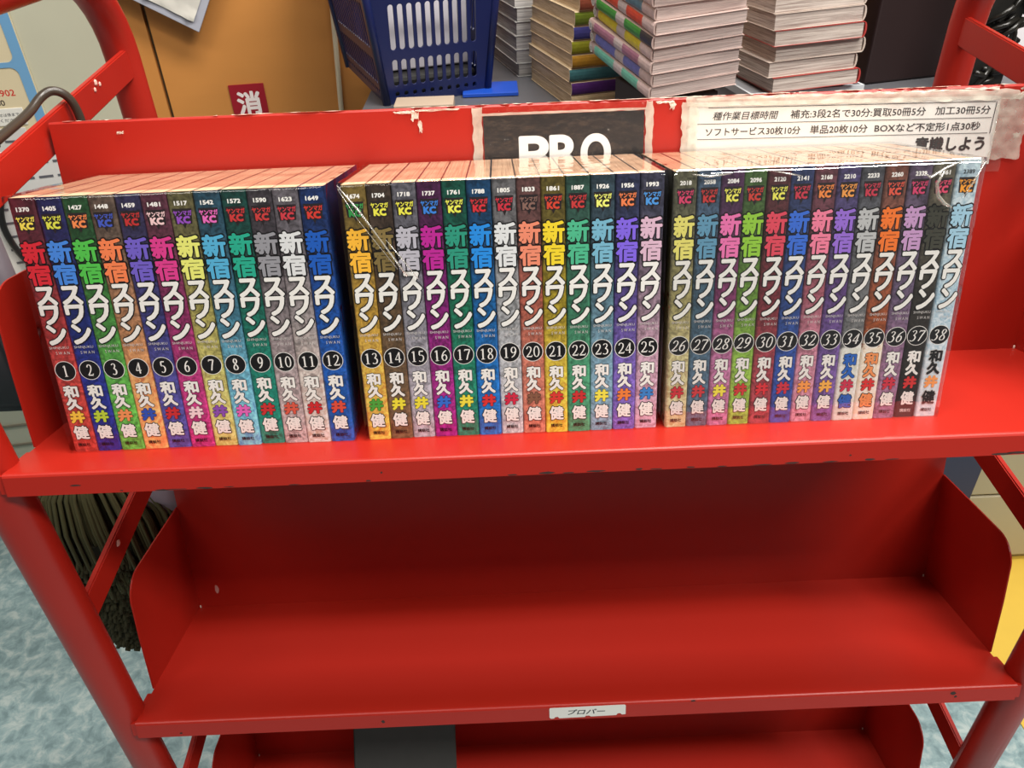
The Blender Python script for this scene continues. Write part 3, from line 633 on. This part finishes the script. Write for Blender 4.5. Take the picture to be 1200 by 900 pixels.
CREAM = page_mat('cream_pages', (150, 132, 128), (222, 204, 196), 2, 900, 0.02)
GREYP = page_mat('grey_pages', (110, 108, 106), (196, 192, 188), 2, 700, 0.02)
BEIGE = page_mat('beige_pages', (160, 132, 98), (204, 178, 142), 2, 500, 0.05)
DARKP = page_mat('worn_pages', (120, 100, 92), (206, 194, 184), 2, 800, 0.02)
def flat_book(M, W, L, T, spine, covercol, pages, label, group, badge=False, bands=None, cream_spine=False):
    """book lying flat; local spine on the -x side, x 0..W, y 0..L, z 0..T"""
    root = empty('stacked_comic', mw=M); tag(root, label, 'book', group)
    c = 0.0004; rr = 0.0035; prof = []
    for k in range(7):
        a = math.radians(90 + 30 * k); prof.append((rr + rr * math.cos(a) * 1.0, T / 2 + (T / 2) * math.sin(a)))
    loop = [(W, T)] + prof + [(W, 0), (W, c)] + [(rr + 0.6 * (x - rr) + .0008, T / 2 + (z - T / 2) * (1 - 2 * c / T)) for x, z in reversed(prof)] + [(W, T - c)]
    bm = bmesh.new(); a = [bm.verts.new((x, 0, z)) for x, z in loop]; b = [bm.verts.new((x, L, z)) for x, z in loop]; n = len(loop)
    for k in range(n): bm.faces.new((a[k], a[(k + 1) % n], b[(k + 1) % n], b[k]))
    
    for k in range(n // 2 - 1):
        for e_ in (a, b): bm.faces.new((e_[k], e_[k + 1], e_[n - 2 - k], e_[n - 1 - k]))
    obj('cover', bm, mat(covercol, 0.35, noise_s=40, noise_a=.12), root)
    obj('page_block', bbox(0.004, W - 0.0015, 0.001, L - 0.001, c, T - c), pages, root)
    if bands:
        for y0, y1, col in bands:
            bm = bmesh.new()
            for k in range(1, 5):
                p0, p1 = prof[k], prof[k + 1]
                q = [(p0[0] - .0002, y0 * L, p0[1]), (p0[0] - .0002, y1 * L, p0[1]), (p1[0] - .0002, y1 * L, p1[1]), (p1[0] - .0002, y0 * L, p1[1])]
                bm.faces.new([bm.verts.new(v) for v in q])
            obj('spine_band', bm, mat(col, 0.35, noise_s=150, noise_a=.35), root)
    if badge:
        bm = bmesh.new(); n = 14
        bm.faces.new([bm.verts.new((-0.0005, L * .955 + .005 * math.cos(6.283 * k / n), T / 2 + .005 * math.sin(6.283 * k / n))) for k in range(n)])
        o = obj('spine_badge', bm, mat((232, 226, 216), 0.4), root)
        p = Print(); digits(p, str(badge), -2.2, 2.2, -2.6, 2.6, 0)
        link('badge_number', p.mesh('badge_number'), mat((30, 26, 30), .4), root, Matrix.Translation((-0.0006, L * .955, T / 2)) @ Matrix.Rotation(-math.pi / 2, 4, 'Z') @ MMs)
    return root
ORD = ['first', 'second', 'third', 'fourth', 'fifth', 'sixth', 'seventh', 'eighth', 'ninth', 'tenth', 'eleventh']
def E4(z, x=0, y=0): return Matrix.Rotation(math.radians(z), 4, 'Z') @ Matrix.Rotation(math.radians(x), 4, 'X') @ Matrix.Rotation(math.radians(y), 4, 'Y')
sr = random.Random(5)
# pile 2: coloured spines facing left
S2 = [((120, 196, 170), 'mint green'), ((120, 124, 196), 'periwinkle blue'), ((176, 120, 140), 'mauve pink'), ((226, 206, 40), 'bright yellow'), ((70, 150, 60), 'grass green'), ((226, 80, 50), 'orange red'),
      ((104, 140, 156), 'steel blue'), ((170, 50, 90), 'crimson'), ((20, 130, 110), 'dark teal'), ((216, 170, 70), 'gold'), ((60, 160, 150), 'turquoise')]
T2 = 0.0138; B2 = Matrix.Translation((0.1405, 0.47, 0.988)) @ E4(15, 6, -3)
for k, (c, nm) in enumerate(S2):
    M = B2 @ Matrix.Translation((sr.uniform(-.003, .003) + (0.003 if k in (2, 6) else 0), sr.uniform(-.002, .002), k * T2)) @ Matrix.Rotation(sr.uniform(-.02, .02), 4, 'Z')
    bands = [(0.0, .17, (222, 196, 190)), (.17, .42, c), (.42, .56, (206, 190, 186)), (.56, .90, c)]
    if k == 4: bands[0] = (0.0, .17, (60, 56, 58))
    flat_book(M, 0.110, 0.176, T2 - .0004, -1, (192, 168, 160), CREAM, '%s spined comic in the colourful centre pile, %s from the bottom' % (nm, ORD[k]), 'colourful centre pile behind the cart', badge=k + 21, bands=bands)
# pile 3: page ends in front, spines to the right
B3 = Matrix.Translation((0.303, 0.55, 0.9685)) @ E4(9, -1, -2)
T3 = 0.0178
for k in range(8):
    M = B3 @ Matrix.Translation((sr.uniform(-.004, .004), sr.uniform(-.002, .004), k * T3)) @ Matrix.Rotation(sr.uniform(-.015, .015), 4, 'Z') @ Matrix.Translation((0.115, 0.174, 0)) @ Matrix.Rotation(math.pi, 4, 'Z')
    flat_book(M, 0.115, 0.174, T3 - .0004, 1, (198, 182, 170) if k % 3 else (170, 60, 56), DARKP, 'worn grey-paged comic in the rightmost pile, %s from the bottom' % ORD[k], 'rightmost pile behind the cart')
# pile 1b: beige page ends to the left, spines to the front
S1 = [((196, 170, 130), 'tan'), ((92, 50, 120), 'purple'), ((70, 120, 124), 'teal grey'), ((190, 140, 50), 'amber'), ((150, 150, 40), 'olive yellow'), ((70, 70, 140), 'indigo'), ((110, 130, 40), 'moss green'), ((150, 80, 60), 'brown')]
T1 = 0.0172
for k, (c, nm) in enumerate(S1):
    M = Matrix.Translation((0.071 + .0013 * k, 0.655, 0.9305 + k * T1)) @ E4(15) @ Matrix.Rotation(math.radians(-90) + sr.uniform(-.015, .015), 4, 'Z') @ Matrix.Translation((-0.128, 0, 0))
    # spine (-x side) turned to face the cart
    M = Matrix.Translation((0.071 + .0013 * k + sr.uniform(-.003, .003), 0.655, 0.9305 + k * T1)) @ E4(15) @ Matrix.Translation((0.150, 0, 0)) @ Matrix.Rotation(math.radians(90), 4, 'Z')
    flat_book(M, 0.180, 0.150, T1 - .0003, -1, (206, 184, 150), BEIGE, '%s spined comic in the beige-edged pile, %s from the bottom' % (nm, ORD[k]), 'beige-edged pile behind the cart', bands=[(0.0, 1.0, c)])
# pile 1a: grey page block, farthest left
for k in range(8):
    M = Matrix.Translation((0.006 + sr.uniform(-.002, .003), 0.845, 0.9305 + k * 0.0195)) @ E4(14)
    M = M @ Matrix.Translation((0.14, 0.19, 0)) @ Matrix.Rotation(math.pi, 4, 'Z')
    flat_book(M, 0.14, 0.19, 0.0192, -1, (206, 206, 202), GREYP, 'grey-paged book in the far grey pile beside the basket, %s from the bottom' % ORD[k], 'far grey pile beside the basket')
tag(obj('dark_carton', bbox(.012, .095, .012, .12, 0, .056, .002), mat((60, 52, 48), .6), mw=Matrix.Translation((0.1405, 0.47, 0.9305)) @ E4(15)), 'dark little carton propping up the colourful centre pile', 'carton')
# riser under the right pile
for nm, M, lab in (('plastic_tray', Matrix.Translation((0.285, 0.56, 0.9305)) @ E4(9), 'shallow grey plastic tray with pale rim under the rightmost pile'),):
    t_ = empty(nm, mw=M); tag(t_, lab, 'tray')
    obj('bottom', bbox(0, 0.145, 0, 0.2, 0, 0.034, 0.002), mat((150, 152, 156), .4), t_)
    bm = bmesh.new(); box(bm, -.003, 0.148, -.003, 0.0, 0.028, 0.037); box(bm, -.003, 0.148, .2, 0.203, 0.028, 0.037); box(bm, -.003, 0.0, 0, 0.2, 0.028, 0.037); box(bm, .145, 0.148, 0, 0.2, 0.028, 0.037)
    obj('rim', bm, mat((196, 200, 204), .3), t_)
# blue sheet on the counter
tag(obj('blue_tray', bbox(-0.075, 0.005, 0.735, 0.80, 0.9305, 0.936, 0.001), mat((26, 74, 178), 0.35), mw=None), 'flat bright blue tray below the basket corner', 'tray')
tag(obj('small_carton', bbox(-0.165, -0.085, 0.655, 0.70, 0.9305, 0.944, 0.001), mat((170, 150, 130), 0.6)), 'flat little tan carton under the front edge of the basket', 'carton')

# shopping basket
def plate(outer, holes, thick):
    c = bpy.data.curves.new('pl', 'CURVE'); c.dimensions = '2D'; c.fill_mode = 'BOTH'; c.extrude = thick / 2
    for lp in [outer] + holes:
        s = c.splines.new('POLY'); s.points.add(len(lp) - 1); s.use_cyclic_u = True
        for q, (x, y) in zip(s.points, lp): q.co = (x, y, 0, 1)
    o = bpy.data.objects.new('pl', c); COL.objects.link(o); me = bpy.data.meshes.new_from_object(o.evaluated_get(bpy.context.evaluated_depsgraph_get()))
    bpy.data.objects.remove(o); return me
def stad(cx, y0, y1, r, lean=0.0):
    ps = []
    for k in range(7): a = math.pi * k / 6; ps.append((cx + lean * y1 + r * math.cos(a), y1 - r + r * math.sin(a)))
    for k in range(7): a = math.pi + math.pi * k / 6; ps.append((cx + lean * y0 + r * math.cos(a), y0 + r + r * math.sin(a)))
    return ps
bk = empty('shopping_basket', mw=Matrix.Translation((-0.181, 0.715, 0.9305)) @ E4(20)); tag(bk, 'navy blue plastic shopping basket with rows of slots', 'basket')
NAVY = mat((18, 28, 74), 0.35)
def basket_side(name, L, M):
    hs = []; n = int((L - .02) / .0127)
    fl = 0.13
    for j, (z0, z1) in enumerate(((.010, .017), (.024, .060), (.072, .130), (.143, .200))):
        for k in range(n):
            if j == 0: hs.append(stad(.016 + k * .0127, z0, z1, .003))
            else: hs.append(stad(.016 + k * .0127, z0, z1, .0039, 0))
    outer = [(0, 0), (L, 0), (L + fl * .22, .22), (-fl * .22, .22)]
    me = plate(outer, hs, .003)
    o = link(name, me, NAVY, bk, M @ Matrix.Rotation(math.radians(90 + 6), 4, 'X'))
    return o
LB, DB = 0.150, 0.26
basket_side('front_wall', LB, Matrix.Translation((0, 0, 0)))
basket_side('back_wall', LB, Matrix.Translation((LB, DB, 0)) @ Matrix.Rotation(math.pi, 4, 'Z'))
basket_side('end_wall', DB, Matrix.Translation((0, DB, 0)) @ Matrix.Rotation(-math.pi / 2, 4, 'Z'))
basket_side('end_wall', DB, Matrix.Translation((LB, 0, 0)) @ Matrix.Rotation(math.pi / 2, 4, 'Z'))
obj('bottom', bbox(0, LB, 0, DB, 0, .003), NAVY, bk)
bm = bmesh.new()
for (x, y, sx, sy) in ((0, 0, -1, -1), (LB, 0, 1, -1), (LB, DB, 1, 1), (0, DB, -1, 1)):
    tube(bm, [(x, y, 0), (x + sx * .024, y + sy * .024, .22)], .006, 8)
obj('corner_post', bm, NAVY, bk, smooth=True)['kind'] = 'stuff'
bm = bmesh.new(); e = .027; tube(bm, [(-e, -e, .222), (LB + e, -e, .222), (LB + e, DB + e, .222), (-e, DB + e, .222), (-e, -e, .222)], .006, 8); obj('rim', bm, NAVY, bk, smooth=True)
MW = bk.matrix_basis
tag(obj('white_carton', bbox(.02, .143, .05, .2, .032, .19, .002), mat((224, 220, 226), .5), mw=MW), 'white carton standing inside the navy basket', 'carton')
tag(obj('black_pouch', bbox(.008, .142, .02, .24, .0035, .03, .006), mat((34, 34, 32), .6, noise_s=30, noise_a=.4), mw=MW), 'flat dark pouch in the bottom of the navy basket', 'pouch')

# dark box, black lattice and pale sheet at the right
db = empty('dark_box', mw=Matrix.Translation((0.495, 0.72, 0.9305)) @ E4(14)); tag(db, 'tall dark maroon box at the right end of the counter', 'box')
obj('body', bbox(0, .17, 0, .2, 0, .26, .003), mat((34, 18, 18), .5), db)
bag = empty('black_bag', mw=Matrix.Translation((0.443, 0.745, 0.9305)) @ E4(10)); tag(bag, 'wrinkled black plastic bag squeezed between rightmost pile and dark box', 'bag')
bm = bmesh.new(); bmesh.ops.create_icosphere(bm, subdivisions=4, radius=1.0)
for v in bm.verts:
    q = v.co.copy(); k = 1 + .18 * noise.noise(q * 3) + .07 * noise.noise(q * 9); v.co = Vector((q.x * .032, q.y * .036, q.z * .105 + .108)) * 1.0; v.co.x *= k; v.co.y *= k
obj('body', bm, mat((22, 18, 26), .25), bag, smooth=True)
la = empty('black_lattice', mw=Matrix.Translation((0.612, 0.64, 0.93))); tag(la, 'black woven plastic lattice bundle standing behind the right rear tube', 'bundle')
bm = bmesh.new(); lr = random.Random(2)
for k in range(70):
    z = lr.uniform(0, .2); x = lr.uniform(-.004, .034) + z * .06; y = lr.uniform(0, .03)
    d = Vector((lr.uniform(-1, 1), lr.uniform(-.5, .5), lr.uniform(-1, 1))).normalized() * .016; c = Vector((x, y, z))
    tube(bm, [c - d, c + Vector((0, -.004, 0)), c + d], .0035, 6)
obj('strand', bm, mat((26, 24, 20), .3), la, smooth=True)['kind'] = 'stuff'
bm = bmesh.new(); box(bm, -.008, .036, .01, .03, 0, .2); obj('core', bm, mat((20, 18, 14), .5), la)
ps = empty('pale_poster', mw=Matrix.Translation((0.70, 0.80, 0.93)) @ E4(10)); tag(ps, 'pale printed sheet standing behind the black lattice', 'poster')
obj('sheet', bbox(0, .5, 0, .003, 0, .3), mat((226, 222, 226), .4, noise_s=9, noise_a=.1), ps)
bm = bmesh.new(); bmesh.ops.create_circle(bm, cap_ends=True, segments=20, radius=.02, matrix=Matrix.Translation((.12, -.0006, .14)) @ Matrix.Rotation(math.pi / 2, 4, 'X'))
obj('printed_spot', bm, mat((230, 180, 150), .4), ps)

# things at the left: hooked cane, cables, papers, white roll, black bag
bm = bmesh.new()
pts = [(-.399, .08, 1.050), (-.398, .18, 1.0595), (-.397, .225, 1.064), (-.3955, .243, 1.071), (-.388, .252, 1.075), (-.379, .257, 1.068), (-.3765, .259, 1.052), (-.377, .257, 1.036)]
tube(bm, smooth(pts), .0036, 10); cane = obj('hook', bm, mat((62, 54, 46), .3), smooth=True); tag(cane, 'dark hooked handle hanging over the upper left side bar', 'hook')
bm = bmesh.new(); tube(bm, [(-.3985, .150, 1.0565), (-.3982, .166, 1.058)], .0052, 10); obj('collar', bm, mat((44, 38, 34), .3), cane, smooth=True)
for k, (x, y, z, rz, lab) in enumerate(((-0.66, 0.66, 0.0, 14, 'printed white sheet standing behind the first comic'), (-0.80, 0.76, 0.0, 4, 'larger printed white sheet left of the black cables'))):
    o = empty('paper_sheet', mw=Matrix.Translation((x, y, 0)) @ E4(rz)); tag(o, lab, 'paper')
    obj('sheet', bbox(-.09, .075, 0, .002, .62 - k * .1, .905), mat((206, 204, 200), .5), o)
    bm = bmesh.new()
    for j in range(11):
        for i in range(6): box(bm, -.08 + i * .024, -.062 + i * .024, -.0006, 0, .885 - j * .02, .888 - j * .02)
    obj('text_line', bm, mat((90, 90, 96), .5), o)['kind'] = 'stuff'
bm = bmesh.new()
tube(bm, smooth([(-.63, .668, .88), (-.615, .6705, .872), (-.60, .674, .873), (-.592, .676, .885), (-.598, .675, .905)]), .004, 8)
tag(obj('black_cable', bm, mat((24, 22, 22), .4), smooth=True), 'short black cable curling below the upper left side bar', 'cable')
bm = bmesh.new()
tube(bm, smooth([(-.70, .646, .88), (-.735, .638, .82), (-.73, .639, .76), (-.70, .646, .71), (-.69, .648, .66)]), .0045, 8)
tag(obj('black_cable', bm, mat((24, 22, 22), .4), smooth=True), 'long black cable looping beside the first comic', 'cable')
bm = bmesh.new(); tube(bm, [(-.61, .663, .88), (-.615, .665, .84), (-.61, .666, .79)], .007, 8)
tag(obj('black_strap', bm, mat((40, 38, 36), .5), smooth=True), 'black strap hanging under the side bar', 'strap')
rl = empty('white_roll', mw=Matrix.Translation((-.80, .62, .727))); tag(rl, 'white roll with a brass-coloured clip left of the top shelf', 'roll')
bm = bmesh.new(); tube(bm, [(-.1, 0, -.02), (.055, 0, .0)], .032, 24); obj('roll', bm, mat((222, 214, 200), .5), rl, smooth=True)
bm = bmesh.new(); tube(bm, [(-.06, -.03, .026), (.066, -.03, .016)], .004, 8); obj('clip', bm, mat((190, 160, 100), .25, 1.0), rl, smooth=True)
bb = empty('black_duffel', mw=Matrix.Translation((-.80, .60, .0))); tag(bb, 'black fabric bag hanging behind the left end of the top shelf', 'bag')
bm = bmesh.new(); extrude_x(bm, [(0, .51), (0, .66), (.06, .69), (.12, .66), (.12, .49), (.06, .47)], -.16, .02)
bmesh.ops.bevel(bm, geom=bm.edges[:], offset=.015, segments=3, affect='EDGES'); obj('body', bm, mat((26, 26, 30), .55, bump=.3, bscale=60), bb, smooth=True)

# ---------------------------------------------------------------- olive mop
mp = empty('mop', loc=(-.475, .22, .72)); tag(mp, 'olive green string mop hanging beside the left end of the cart', 'mop')
OL = mat((84, 80, 48), .95, noise_s=30, noise_a=.3); mr_ = random.Random(4)
bm = bmesh.new()
for k in range(620):                                                 # long upper strands
    a = mr_.uniform(0, 6.283); rr = mr_.uniform(.02, .055)
    x1 = math.cos(a) * rr * 1.6; y1 = math.sin(a) * rr * 1.0; L_ = mr_.uniform(.10, .135)
    tube(bm, [(x1 * .35, y1 * .4, .0), (x1 * .85, y1 * .9, -.022), (x1 * 1.05, y1 * 1.1, -.06), (x1 * 1.1, y1 * 1.15, -.03 - L_)], .0019, 5)
o = obj('upper_strands', bm, OL, mp, smooth=True); o['kind'] = 'stuff'
bm = bmesh.new()
for k in range(3200):                                                # dense curled pile below
    t_ = mr_.random(); a = mr_.uniform(0, 6.283); z = -.10 - .155 * t_ ; wd = .066 - .02 * t_
    c = Vector((math.cos(a) * wd * mr_.uniform(.8, 1.05), math.sin(a) * wd * .85, z)); o_ = Vector((math.cos(a), math.sin(a), -.9)).normalized() * .010
    j = Vector((mr_.uniform(-.005, .005), mr_.uniform(-.005, .005), mr_.uniform(-.005, .005)))
    tube(bm, [c - o_ * .6, c + j, c + o_ + j * .5], .0022, 4)
o = obj('curled_strands', bm, mat((66, 62, 38), .95, noise_s=30, noise_a=.35), mp, smooth=True); o['kind'] = 'stuff'
bm = bmesh.new(); tube(bm, [(0, 0, -.08), (0, 0, -.25)], [.058, .045], 16); obj('core', bm, mat((40, 38, 24), .95), mp)
bm = bmesh.new(); tube(bm, [(0, 0, -.01), (0, 0, .03)], .028, 14); tube(bm, [(0, 0, .02), (-.01, .02, .28)], .011, 12); obj('handle', bm, mat((120, 112, 120), .5), mp, smooth=True)
bm = bmesh.new(); bmesh.ops.create_icosphere(bm, subdivisions=3, radius=.028, matrix=Matrix.Translation((.075, -.01, -.045)) @ Matrix.Scale(.6, 4, (0, 1, 0)))
for v in bm.verts: v.co += v.normal * .004 * noise.noise(v.co * 120)
obj('pale_tuft', bm, mat((150, 138, 150), .9), mp, smooth=True)['label'] = 'pale mauve tuft'
